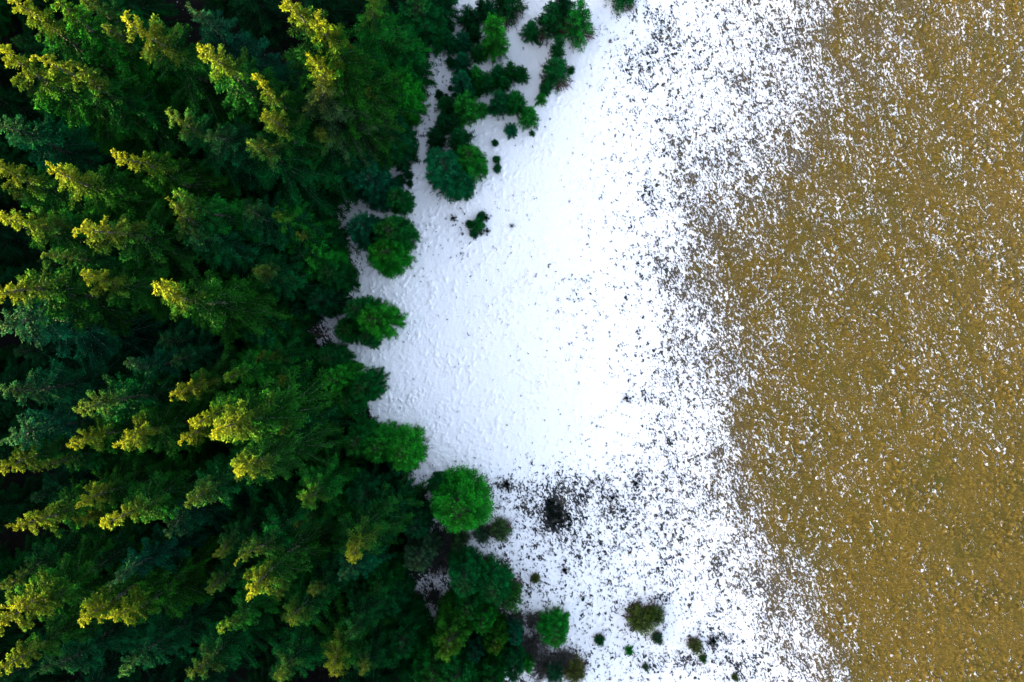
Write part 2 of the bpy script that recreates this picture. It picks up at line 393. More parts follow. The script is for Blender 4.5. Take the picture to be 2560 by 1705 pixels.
def blades(C, D, L, W, rng, tone, top):
    """folded diamond leaves: centres C, long axes D"""
    n = len(C); q = unit(np.cross(D, unit(rng.normal(size=(n, 3)))))
    up = np.cross(D, q) * (W * .35)[:, None]
    A = C - D * (L * .5)[:, None]; B = C + D * (L * .5)[:, None]; M = C + D * (L * .08)[:, None]
    P = M + q * (W * .5)[:, None] + up; Q = M - q * (W * .5)[:, None] + up
    V = np.stack([A, P, B, Q], 1).reshape(-1, 3); i = np.arange(n) * 4
    F = np.stack([np.stack([i, i + 1, i + 2], -1), np.stack([i, i + 2, i + 3], -1)], 1).reshape(-1, 3)
    return V, F, np.repeat(np.stack([tone, top], -1), 4, 0)

def spruce(seed, h, R, frac, nb, prof, tw, step, bl, bw, open_=0.0, s0=.12, elev=(34, -16), droop=.28, whorls=False, top_sun=0.0, sides=7, nblade=3, lower_dead=0, even=0.0):
    rng = np.random.default_rng(seed)
    crown = Bag(); limbs = Bag(); trunk = Bag()
    wob = rng.normal(size=(2, 6)) * .012 * h; 
    def axis(zf): return np.array([np.interp(zf, np.linspace(0, 1, 6), wob[0]) * (zf ** .5), np.interp(zf, np.linspace(0, 1, 6), wob[1]) * (zf ** .5)])
    zt = np.linspace(0, 1, 9)
    tp = np.array([[*axis(z), z * h * .985] for z in zt]) ; tp[0, 2] = -.4
    V, F = tube(tp, (h * .0135) * (1 - zt) ** .85 + .02, sides); trunk.add(V, F)
    ecc = 1 + .12 * np.cos(np.arange(0, 7) + rng.uniform(0, 6))
    for b in range(nb):
        u = ((b + rng.uniform(0, 1)) / nb) ** .80
        if whorls: u = (np.round(u * 26) + rng.normal() * .16) / 26
        u = min(max(u, .004), 1)
        az = b * 2.399963 + rng.normal() * .35
        z0 = h * (1 - u * frac)
        L = R * prof(u) * (1 + (rng.uniform(.72, 1.12) + (rng.random() < .08) * .15 - 1) * (1 - even)) * (1 + .10 * math.cos(az * 2 + seed) + .08 * math.cos(az * 3 + seed * 2.3 + u * 5))
        if open_ and rng.random() < open_ * .25: L *= .55
        L = max(L, .13 * R)
        e = math.radians(elev[0] + (elev[1] - elev[0]) * min(u * 1.6, 1) ** .6 + rng.normal() * 7)
        bend = rng.normal() * .22
        n = max(int(L / step), 3)
        s = np.linspace(s0, 1, n) + rng.normal(size=n) * .3 / n
        s = np.clip(s, .02, 1.02)
        def curve(s):
            rr = s * L; ang = az + bend * s * s
            zz = np.tan(e) * rr - droop * L * s ** 1.6 + .30 * L * np.clip(s - .62, 0, 1) ** 1.5
            a0 = axis(z0 / h)
            return np.stack([a0[0] + rr * np.cos(ang), a0[1] + rr * np.sin(ang), z0 + zz], -1)
        sc = np.linspace(0, 1, 5); V, F = tube(curve(sc), (.012 + .010 * L) * (1 - sc * .85), 3); limbs.add(V, F)
        P = curve(s); T = unit(curve(s + .03) - P)
        side = unit(np.cross(T, np.array([0, 0, 1.])));
        wl = tw * (.40 + .35 * even * s ** 2 + .75 * np.sin(np.pi * np.clip((s - s0 * .5) / (1.12 - s0 * .5), 0, 1)) ** .8) * min(1, .35 + L / (R * .75)) * rng.uniform(.8, 1.2)
        hue = rng.random()
        Cs, Ds, Ls, Ws, Ts, Tp = [], [], [], [], [], []
        for sg in (-1, 1, 0):
            if sg == 0:
                d = unit(T * .8 + np.array([0, 0, .55]) + rng.normal(size=(n, 3)) * .30); l = wl * .45
            else:
                d = unit(T * .72 + side * sg * .80 + np.array([0, 0, -.16]) + rng.normal(size=(n, 3)) * .20); l = wl * rng.uniform(.65, 1.2, n)
            m = nblade if sg else max(nblade - 1, 1)
            for k in range(m):
                f = (k + rng.uniform(.2, .9, n)) / m
                jit = rng.normal(size=(n, 3)) * .035
                C = P + d * (l * f)[:, None] + jit; C[:, 2] -= .22 * l * f * f
                Cs.append(C); Ds.append(unit(d + rng.normal(size=(n, 3)) * .42))
                Ls.append(bl * rng.uniform(.7, 1.3, n)); Ws.append(bw * rng.uniform(.7, 1.3, n))
                Ts.append(np.clip((.35 * f + .75 * s ** 3) * (.35 + 1.1 * hue) + (sg == 0) * .12, 0, 1.3)); Tp.append(np.full(n, top_sun * max(0, 1 - u * 3.8) ** 1.3 * rng.uniform(.45, 1.1, n)))  # last list: sunlight painted into the upper crown, fading downwards
        V, F, A = blades(np.concatenate(Cs), np.concatenate(Ds), np.concatenate(Ls), np.concatenate(Ws), rng, np.concatenate(Ts), np.concatenate(Tp))
        crown.add(V, F, A)
    # leader shoot
    n = 26; zz = rng.uniform(.955, 1.0, n) * h; C = np.stack([rng.normal(size=n) * .05 + axis(.98)[0], rng.normal(size=n) * .05 + axis(.98)[1], zz], -1)
    V, F, A = blades(C, unit(np.array([0, 0, .8]) + rng.normal(size=(n, 3)) * .6), np.full(n, bl), np.full(n, bw), rng, np.full(n, .8), np.full(n, top_sun))
    crown.add(V, F, A)
    parts = [('trunk', trunk.mesh('spruce_trunk', M_BARK, True)), ('limbs', limbs.mesh('spruce_limbs', M_LIMB if h > 20 else M_BARK)), ('crown', crown.mesh('spruce_crown', M_NEEDLE))]
    if lower_dead:
        dead = Bag()
        for k in range(lower_dead):
            az = rng.uniform(0, 6.283); rr = R * rng.uniform(.65, 1.22); z = rng.uniform(.05, .28) * h * .5
            p0 = np.array([math.cos(az) * rr * .45, math.sin(az) * rr * .45, z + .1]); p1 = np.array([math.cos(az + rng.normal() * .2) * rr, math.sin(az + rng.normal() * .2) * rr, max(z * .6, .08)])
            mid = (p0 + p1) / 2 + np.array([0, 0, .12]); V, F = tube([p0, mid, p1], [.03, .022, .008], 3); dead.add(V, F)
            for q in range(5):
                f = rng.uniform(.3, 1); a = p0 + (p1 - p0) * f; bdir = unit(rng.normal(size=3) + np.array([0, 0, .4]) + (p1 - p0)); V, F = tube([a, a + bdir * .16, a + bdir * .34 + rng.normal(size=3) * .05], [.022, .016, .006], 3); dead.add(V, F)
        parts.append(('dead_branches', dead.mesh('brown_dead_branches', M_DEAD)))
    return parts

def P_tall(u): return min(1.0, (u * 1.62) ** .80) * (1 if u < .75 else 1 - (u - .75) * .8)
def P_slim(u): return min(1.0, (u * 1.35) ** .85)
def P_round(u): return (1 - (1 - min(u * 1.05, 1)) ** 2.0) ** .58 * (1 if u < .8 else 1 - (u - .8) * .6)
def P_cone(u): return min(1.0, u * 1.15) ** .85

TALL = [spruce(101 + k, 30, 4.6 - .2 * k, (.86), 165, P_tall if k != 2 else P_slim, .50, .10, .24, .11, open_=.9, top_sun=1.0, whorls=True, droop=.40) for k in range(4)]
ROUND = [spruce(201 + k, 10, 3.6, .93, 230, P_round, .42, .105, .20, .09, s0=.36, elev=(62, -14), droop=.22, top_sun=.25, nblade=3, even=.55) for k in range(3)]
SMALL = [spruce(301 + k, 4, 1.75, .95, 150, P_cone if k % 2 else P_round, .27, .085, .16, .075, s0=.12, elev=(50, -8), droop=.16, nblade=2) for k in range(4)]
BUSH = [spruce(401 + k, 3, 1.7, .93, 80, P_round, .34, .09, .17, .07, s0=.15, elev=(65, 8), droop=.22, nblade=2, lower_dead=130) for k in range(2)]
DEADR = spruce(421, 10, 3.6, .93, 230, P_round, .50, .115, .24, .115, s0=.38, elev=(62, -14), droop=.22, top_sun=.2, nblade=2, lower_dead=120, even=.55)
DEADS = spruce(431, 4, 1.55, .95, 90, P_cone, .30, .085, .17, .075, s0=.12, elev=(50, -8), droop=.16, nblade=2, lower_dead=70)

def bare(seed, R, h, n):
    rng = np.random.default_rng(seed); st = Bag(); tw = Bag()
    for k in range(n):
        az = rng.uniform(0, 6.283); rr = R * math.sqrt(rng.random()) ; a = rng.normal(size=3) * .06
        p = [np.array([math.cos(az) * rr * .12, math.sin(az) * rr * .12, 0])]
        tip = np.array([math.cos(az) * rr, math.sin(az) * rr, h * rng.uniform(.55, 1) * (1 - .35 * (rr / R) ** 2)])
        for f in (.33, .66, 1): p.append(p[0] * (1 - f) + tip * f + np.array([0, 0, .18 * h * math.sin(f * 3.1)]) + rng.normal(size=3) * .05 * R)
        V, F = tube(p, [.035, .028, .02, .008], 3); st.add(V, F)
        for q in range(14):
            f = rng.uniform(.3, 1) * 3; i = min(int(f), 2); b0 = p[i] + (p[i + 1] - p[i]) * (f - i)
            d = unit(unit(tip) * .6 + rng.normal(size=3) * .7 + np.array([0, 0, .25])); l = rng.uniform(.3, .75) * R * .38
            V, F = tube([b0, b0 + d * l * .5 + rng.normal(size=3) * .03, b0 + d * l + rng.normal(size=3) * .06], [.016, .012, .005], 3); tw.add(V, F)
            for q2 in range(2):
                b1 = b0 + d * l * rng.uniform(.3, .9); d2 = unit(d + rng.normal(size=3) * .7)
                V, F = tube([b1, b1 + d2 * l * .3, b1 + d2 * l * .55], [.010, .008, .004], 3); tw.add(V, F)
    return [('stems', st.mesh('bare_stems', M_TWIG)), ('twigs', tw.mesh('bare_twigs', M_TWIG))]
BARE = [bare(501, 2.0, 2.2, 85), bare(502, 2.0, 1.8, 80)]

def heath(seed, R, n, hh=.35):
    """low creeping dark bush with holes"""
    rng = np.random.default_rng(seed); fo = Bag(); st = Bag()
    cs = rng.normal(size=(n, 2)) * R * .48
    for c in cs:
        r = rng.uniform(.12, .34); m = int(26)
        d = unit(rng.normal(size=(m, 3)) + np.array([0, 0, .5])); C = np.array([c[0], c[1], .06]) + d * (rng.uniform(.3, 1, m) * r)[:, None] * np.array([1, 1, hh / .35 * .8])
        V, F, A = blades(C, unit(d + rng.normal(size=(m, 3)) * .5), np.full(m, .19), np.full(m, .075), rng, rng.uniform(0, .6, m), np.zeros(m)); fo.add(V, F, A)
        V, F = tube([[0, 0, 0], [c[0] * .5, c[1] * .5, .1], [c[0], c[1], .06]], [.03, .02, .01], 3); st.add(V, F)
    return [('stems', st.mesh('creeping_stems', M_TWIG)), ('foliage', fo.mesh('dark_foliage', M_LEAF))]
HEATH = [heath(601, 1.6, 62), heath(602, .75, 20)]

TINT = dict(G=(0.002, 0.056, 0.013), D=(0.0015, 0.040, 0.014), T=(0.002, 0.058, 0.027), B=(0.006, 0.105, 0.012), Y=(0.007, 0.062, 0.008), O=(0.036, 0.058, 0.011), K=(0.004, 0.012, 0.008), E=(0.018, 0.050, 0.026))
SUN_TOPS = dict(Y=.88, B=.30, G=.35, E=.5, T=.12, D=.05, O=.3, K=0)   # how strongly yellow sunlight is painted on the tree top
# kind: (variants, height, reference radius)
KIND = dict(tall=(TALL, 30.0, 4.4), round=(ROUND, 10.0, 3.6), small=(SMALL, 4.0, 1.55), bush=(BUSH, 3.0, 1.7), skirt=([DEADR], 10.0, 3.6), pine=([DEADS], 4.0, 1.55), bare=(BARE, 2.0, 2.0), heath=([HEATH[0]], .4, 1.6), spot=([HEATH[1]], .35, .75))
NAMES = dict(tall='spruce_tree', round='spruce_tree', small='young_spruce', bush='juniper_bush', skirt='spruce_tree', pine='young_spruce', bare='bare_shrub', heath='creeping_juniper', spot='creeping_juniper')
CATS = dict(spruce_tree='tree', young_spruce='young tree', juniper_bush='bush', bare_shrub='shrub', creeping_juniper='bush')
cnt = 0
def place(kind, x, y, h, R, tint, label, group, rot=None):
    """x, y in metres; h height, R radius"""
    global cnt
    cnt += 1
    rng = random.Random(cnt * 131)
    var, h0, R0 = KIND[kind]; parts = var[rng.randrange(len(var))] if kind != 'tall' else var[cnt % 4]
    nm = NAMES[kind]
    root = bpy.data.objects.new(nm, None); COL.objects.link(root); root.empty_display_size = .5
    root.location = (x, y, float(GH(x, y)) - .03); root.rotation_euler = (rng.uniform(-.03, .03), rng.uniform(-.03, .03), rng.uniform(0, 6.28) if rot is None else rot)
    root.scale = (R / R0, R / R0, h / h0)
    tag(root, label, CATS[nm], group)
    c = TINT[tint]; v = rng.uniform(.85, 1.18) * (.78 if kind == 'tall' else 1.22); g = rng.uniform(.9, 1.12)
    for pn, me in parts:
        o = obj(pn, me, root); o.color = (c[0] * v * rng.uniform(.8, 1.3), c[1] * v, c[2] * v * rng.uniform(.75, 1.35), SUN_TOPS[tint])
        if pn not in ('trunk',): o['kind'] = 'stuff'
    return root
TREE_BASES = []
#@TREES@
# ------------------------------------------------------------------ the forest: (tip x, tip y in the photograph, height, radius, tint, label)
GF = 'tall spruces of the forest'
FOREST = [
 (4, 2, 31, 4.0, 'Y', 'sunlit spruce whose tip touches the top left corner of the photo'),
 (115, -6, 30, 4.6, 'B', 'large bright green spruce cut by the top edge, second from the left corner'),
 (207, -10, 27, 4.0, 'G', 'olive-lit spruce cut by the top edge beside the large bright one'),
 (333, 24, 31, 4.8, 'Y', 'spruce with yellow top and long drooping fingers near the upper left corner'),
 (262, 42, 25, 3.4, 'G', 'short spruce with small yellow tip just left of the long-fingered one'),
 (449, -4, 28, 4.4, 'T', 'blue-green spruce in shade cut by the top edge left of the dark gap'),
 (512, 104, 31, 4.2, 'Y', 'tall spruce with bright yellow left side standing alone before a black gap'),
 (4, 140, 32, 4.2, 'Y', 'leaning golden spruce whose tip touches the left edge below the corner'),
 (100, 158, 31, 3.6, 'Y', 'middle spruce of the golden row running from the left edge'),
 (190, 200, 29, 4.4, 'G', 'lowest and widest spruce of the golden row, green at its foot'),
 (-6, 300, 26, 4.4, 'T', 'dim blue-green spruce at the left edge below the golden row'),
 (425, 298, 26, 3.6, 'G', 'green spruce with small pointed tip below the black gap'),
 (517, 318, 24, 4.0, 'T', 'flat-topped dim spruce right of the small pointed one'),
 (295, 369, 30, 4.0, 'Y', 'spruce with sharp yellow tip and blue-green skirts, pointing up left'),
 (123, 424, 29, 4.6, 'Y', 'broad spruce with yellow spread top above the left middle'),
 (-8, 440, 28, 4.0, 'Y', 'spruce at the left edge with pale yellow top branches'),
 (418, 524, 26, 4.0, 'G', 'green spruce left of two, with shaded bushy top'),
 (456, 502, 26, 3.8, 'B', 'bright green spruce touching the shaded bushy one on its right'),
 (0, 562, 31, 4.2, 'Y', 'slender golden spruce at the left edge above the largest lit crown'),
 (90, 560, 27, 3.4, 'G', 'green spruce tucked behind the slender golden one at the left'),
 (224, 580, 30, 4.4, 'Y', 'spruce with ruffled yellow crown and long dark fingers to its right'),
 (-30, 690, 33, 5.4, 'Y', 'largest golden crown, cut by the left edge at mid height'),
 (130, 622, 27, 3.2, 'G', 'green spruce squeezed beside the largest golden crown'),
 (198, 695, 28, 3.6, 'Y', 'thin spruce with small yellow hooked tip and blue-grey limbs'),
 (-12, 826, 29, 4.8, 'T', 'star-shaped blue-green spruce with bare limbs at the left edge'),
 (385, 752, 31, 5.0, 'Y', 'perfectly shaped spruce with golden tip, alone in the middle of the forest'),
 (470, 570, 22, 4.2, 'T', 'shaded teal spruce between golden tip and forest edge, upper one'),
 (408, 850, 17, 3.6, 'D', 'dark low spruce under the black hollow'),
 (432, 893, 18, 3.0, 'T', 'small teal spruce beneath the dark low one'),
 (316, 922, 22, 3.6, 'T', 'dim spruce at the lower rim of the black hollow'),
 (208, 1002, 29, 4.2, 'G', 'spruce with pointed dull-gold tip under the black hollow'),
 (8, 992, 26, 3.8, 'T', 'thin shaded spruce near the left edge with faint gold twigs'),
 (443, 960, 24, 3.6, 'Y', 'round yellow-green spruce above the bright finger-like group'),
 (574, 916, 21, 3.6, 'B', 'fresh green star-shaped spruce on the upper side of the finger-like group'),
 (186, 1094, 27, 3.6, 'Y', 'yellow-green spruce at the lower left of a twin with golden tip'),
 (297, 1087, 28, 3.8, 'Y', 'spruce with bright golden pointed tip and pale limbs spreading right'),
 (434, 1083, 27, 2.6, 'Y', 'narrow spruce showing only a small golden knob'),
 (454, 1044, 30, 3.4, 'Y', 'spruce with curled golden top beside the big pale fingers'),
 (543, 1082, 30, 5.6, 'Y', 'widest spruce with long pale green fingers reaching up right'),
 (-6, 1080, 27, 3.8, 'T', 'shaded spruce at the left edge with grey limbs'),
 (0, 1172, 28, 3.2, 'Y', 'small golden top cut by the left edge in the lower half'),
 (125, 1158, 23, 3.4, 'G', 'green flat spruce in shade above the two golden tips'),
 (50, 1321, 29, 3.8, 'Y', 'spruce with golden pointed tip and blue limbs near the lower left'),
 (186, 1270, 26, 3.2, 'Y', 'spruce with two yellow tufts right of the pointed golden tip'),
 (188, 1319, 22, 2.6, 'Y', 'small spruce with single pale gold knob'),
 (260, 1303, 29, 4.4, 'Y', 'broad spruce with golden left side and green fan to its right'),
 (461, 1242, 27, 4.0, 'G', 'green spruce with a small golden left corner'),
 (568, 1177, 30, 3.8, 'Y', 'spruce with bright golden head beneath the long pale fingers'),
 (424, 1314, 21, 3.4, 'T', 'teal flat spruce right of the broad golden one'),
 (527, 1388, 22, 3.6, 'G', 'shaded green spruce with upward fan below centre of the forest'),
 (521, 1482, 21, 3.2, 'G', 'small green spruce with notched tip lower down'),
 (612, 1474, 29, 3.4, 'Y', 'spruce with single bright yellow head, last lit one towards the meadow'),
 (611, 1372, 26, 3.4, 'G', 'green spruce standing above the single bright yellow head'),
 (261, 1459, 26, 3.6, 'T', 'long teal spruce leaning down left in deep shade'),
 (222, 1416, 21, 3.2, 'D', 'dark spruce half hidden behind the long teal one'),
 (-8, 1582, 31, 4.4, 'Y', 'big golden spruce cut by the left edge near the bottom'),
 (25, 1518, 29, 4.2, 'Y', 'golden-green spruce above the big one at the lower left edge'),
 (-10, 1455, 24, 4.0, 'G', 'dull green spruce cut by the left edge above the golden pair'),
 (0, 1682, 29, 3.6, 'Y', 'golden spruce in the bottom left corner'),
 (168, 1566, 29, 3.8, 'Y', 'spruce with ragged golden arms near the bottom left'),
 (281, 1573, 28, 3.6, 'Y', 'spruce with pale gold head right of the ragged-armed one'),
 (549, 1580, 24, 3.8, 'B', 'vivid green spruce pointing down left near the bottom'),
 (320, 1675, 24, 3.8, 'T', 'dim teal spruce at the bottom edge left of the vivid green one'),
 (495, 1684, 22, 3.8, 'G', 'dim green spruce cut by the bottom edge'),
 (110, 1690, 24, 3.8, 'T', 'dim teal spruce cut by the bottom edge near the left corner'),
 (705, 8, 33, 4.8, 'Y', 'tallest brilliant golden spruce at the top of the forest'),
 (800, 56, 30, 4.4, 'Y', 'pale golden spruce right of the tallest brilliant one'),
 (797, 160, 29, 4.0, 'Y', 'golden spruce directly below the pale golden one'),
 (778, 197, 27, 4.6, 'E', 'grey-green thinly needled spruce below the golden cluster'),
 (671, 181, 28, 3.4, 'Y', 'small golden-topped spruce left of the grey-green one'),
 (648, 272, 26, 3.8, 'Y', 'spruce with gold corner and dark green skirts under the small golden-topped one'),
 (636, 342, 25, 4.6, 'G', 'wide green spruce with long visible limbs below the gold-cornered one'),
 (915, 8, 22, 4.2, 'B', 'rich green dense spruce at the top edge near the snow'),
 (872, 110, 22, 4.4, 'G', 'green spruce with layered curved boughs right of the golden cluster'),
 (975, 95, 18, 4.4, 'G', 'dense dark green spruce on the rim of the upper forest'),
 (1040, 10, 14, 4.0, 'G', 'dense spruce at the top edge nearest the young trees'),
 (900, 230, 19, 4.4, 'G', 'dark layered spruce bulging towards the snow strip'),
 (985, 200, 13, 3.8, 'B', 'green spruce whose boughs hang over the snow strip'),
 (800, 330, 19, 4.4, 'G', 'dark bushy spruce beneath the layered one'),
 (960, 310, 12, 3.8, 'D', 'dark spruce where the snow strip narrows'),
 (855, 386, 15, 4.2, 'T', 'dim blue-green spruce above the notch in the forest edge'),
 (740, 440, 9, 3.0, 'D', 'deeply shaded spruce behind the notch in the forest edge'),
 (696, 548, 16, 3.8, 'B', 'green spruce with bright round head by the small snow notch'),
 (620, 530, 20, 3.8, 'T', 'teal spruce behind the bright round head'),
 (775, 640, 14, 3.8, 'B', 'leafy-bright spruce with layered rounded crown at the forest edge'),
 (740, 588, 13, 3.6, 'G', 'green spruce between the bright round head and the layered crown'),
 (645, 685, 17, 3.8, 'G', 'shaded spruce with fan of boughs left of the layered crown'),
 (640, 826, 18, 4.6, 'T', 'pale teal spruce with curled boughs at the inner forest edge'),
 (655, 900, 17, 4.2, 'G', 'green spruce touching the pale teal one from below'),
 (700, 960, 18, 4.4, 'G', 'green spruce with long fingers behind the edge clumps'),
 (690, 1080, 19, 4.2, 'G', 'mid green spruce right of the bright golden head'),
 (760, 1262, 19, 3.8, 'B', 'bright green spruce with rounded left lobe in the lower forest'),
 (724, 1333, 17, 3.6, 'G', 'green spruce just below the rounded left lobe'),
 (855, 1372, 22, 4.8, 'Y', 'pale yellow-green feathery spruce in the lower forest'),
 (856, 1428, 17, 3.6, 'T', 'teal spruce tucked under the pale feathery one'),
 (728, 1555, 21, 3.6, 'G', 'green pointed spruce over a black gap near the bottom'),
 (680, 1488, 19, 3.6, 'G', 'wide green spruce left of the pointed one'),
 (790, 1476, 18, 3.8, 'G', 'green spruce with yellow-tinged boughs right of the pointed one'),
 (873, 1585, 18, 3.6, 'D', 'dark spruce low in the forest beside the hidden snow'),
 (986, 1610, 15, 3.6, 'G', 'dark green spruce below the hidden patch of snow'),
 (820, 1680, 18, 4.2, 'Y', 'olive spruce cut by the bottom edge'),
 (900, 1700, 18, 4.2, 'G', 'green spruce at the bottom edge right of the olive one'),
 (690, 1700, 20, 4.2, 'G', 'shaded spruce at the bottom edge left of the olive one'),
]
for x_, y_, h_, R_, t_, lab in FOREST:
    h_ *= .90; R_ *= .97
    while True:                                  # keep the crowns behind the edge of the forest
        x, y = world(x_, y_, h_ * .985)
        if (x + .85 * R_) / PX + 1280 < float(edge_px(-y / PX + 852.5)) or h_ < 8: break
        h_ *= .96; R_ *= .975
    TREE_BASES.append((x, y, R_))
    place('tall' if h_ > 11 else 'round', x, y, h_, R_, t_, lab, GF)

# rounded trees along the forest edge: (centre of the crown in the photograph, height, radius px)
GE = 'rounded spruces along the forest edge'
EDGE_T = [
 (1085, -8, 9, 55, 'D', 'round', 'dark broad tree cut by the top edge above the thin snow path'),
 (940, 470, 9, 48, 'T', 'round', 'rounded blue-green spruce at the upper rim of the snow notch'),
 (1000, 500, 7, 30, 'G', 'round', 'small rounded spruce pressed against the blue-green one'),
 (915, 575, 9, 42, 'T', 'round', 'left tree of the large dark clump jutting into the snow'),
 (985, 585, 9, 50, 'G', 'round', 'upper right tree of the large dark clump jutting into the snow'),
 (975, 635, 8.5, 52, 'B', 'round', 'bright lower tree of the large clump jutting into the snow'),
 (845, 690, 8, 42, 'G', 'round', 'dark rounded spruce at the forest edge below the notch'),
 (790, 650, 10, 45, 'D', 'round', 'shaded rounded spruce behind the layered crown'),
 (820, 755, 8, 38, 'D', 'round', 'dim rounded spruce left of the heart-shaped clump'),
 (770, 780, 7, 26, 'D', 'round', 'dim small round spruce deep in shade'),
 (905, 775, 8, 40, 'G', 'round', 'upper tree of the heart-shaped clump on the snow edge'),
 (950, 800, 8.5, 50, 'B', 'round', 'large bright tree of the heart-shaped clump on the snow edge'),
 (880, 825, 6.5, 38, 'G', 'round', 'dark lower left tree of the heart-shaped clump'),
 (925, 845, 6, 26, 'G', 'round', 'small bottom tree of the heart-shaped clump'),
 (840, 895, 7, 36, 'G', 'round', 'rounded green spruce leading down from the snow fork'),
 (860, 945, 9, 42, 'B', 'round', 'bright left tree of the bean-shaped clump below the snow fork'),
 (920, 965, 8, 40, 'G', 'round', 'right-hand round tree of the bean-shaped clump at the snow'),
 (885, 1000, 7, 34, 'G', 'round', 'lower tree of the bean-shaped clump'),
 (830, 1020, 7, 32, 'D', 'round', 'dark spruce in the recess above the lower snow corner'),
 (905, 1090, 9, 44, 'G', 'round', 'left tree of the long clump above the lower snow corner'),
 (960, 1110, 9, 48, 'B', 'round', 'bright middle tree of the long clump above the lower snow corner'),
 (1015, 1125, 9, 50, 'B', 'skirt', 'right tree of the long clump, brown twigs at its upper rim'),
 (1000, 1160, 6, 28, 'T', 'round', 'small lowest tree of the long clump'),
 (1097, 1206, 4.5, 25, 'D', 'round', 'small dark round spruce beside the big round one'),
 (1152, 1256, 8.5, 74, 'B', 'skirt', 'big perfectly round bright green spruce on the snow edge'),
 (1000, 1250, 9, 50, 'D', 'round', 'dark spruce in shade left of the big round one'),
 (1040, 1300, 8, 40, 'D', 'round', 'dim spruce below left of the big round one'),
 (930, 1210, 12, 55, 'D', 'round', 'deeply shaded broad spruce behind the round ones'),
 (1050, 1375, 9, 40, 'E', 'round', 'pale grey-green loose tree by the dark snow corner'),
 (960, 1430, 9, 45, 'G', 'round', 'olive-tinged shaded spruce left of the hidden snow'),
 (980, 1480, 8, 50, 'D', 'round', 'dark low tree bordering the hidden patch of snow'),
 (1165, 1430, 8, 46, 'G', 'bushy', 'dark tree with brown top rim at head of the lower grove'),
 (1140, 1550, 12, 55, 'Y', 'round', 'tree with yellow-green head in the middle of the lower grove'),
 (1170, 1490, 8, 40, 'G', 'round', 'green tree between brown-rimmed and yellow-headed ones'),
 (1210, 1530, 8, 32, 'B', 'round', 'bright small tree right of the yellow-headed one'),
 (1235, 1455, 7, 48, 'G', 'skirt', 'dark green tree on the snow side of the lower grove'),
 (1275, 1485, 5.5, 30, 'Y', 'bush', 'bush with one yellow-green spot at the right end of the lower grove'),
 (1236, 1580, 7, 34, 'Y', 'round', 'yellow-tinted tree at the foot of the lower grove'),
 (1192, 1600, 7, 30, 'T', 'round', 'small teal tree between lower grove and bottom trees'),
 (1287, 1573, 5, 24, 'T', 'round', 'small blue-green tree next to the bare grey thicket'),
 (1090, 1640, 11, 60, 'G', 'round', 'broad dark green tree near the bottom, left of two'),
 (1145, 1655, 11, 58, 'G', 'round', 'broad dark green tree near the bottom, right of two'),
 (1040, 1690, 11, 50, 'D', 'round', 'dark tree at the bottom edge beside the two broad ones'),
 (1230, 1672, 10, 48, 'G', 'round', 'dark tree at the bottom edge left of the thin snow strip'),
 (1280, 1640, 8, 34, 'D', 'round', 'dark low tree beside the thin snow strip'),
 (1020, 1560, 10, 50, 'D', 'round', 'dark tree right below the hidden patch of snow'),
]
for x_, y_, h_, r_, t_, k_, lab in EDGE_T:
    x, y = world(x_, y_, h_ * .42)
    R = r_ * PX * (H - h_ * .35) / H * 1.05
    TREE_BASES.append((x, y, R))
    place('skirt' if k_ == 'bushy' else k_, x, y, h_, R, t_, lab, GE)

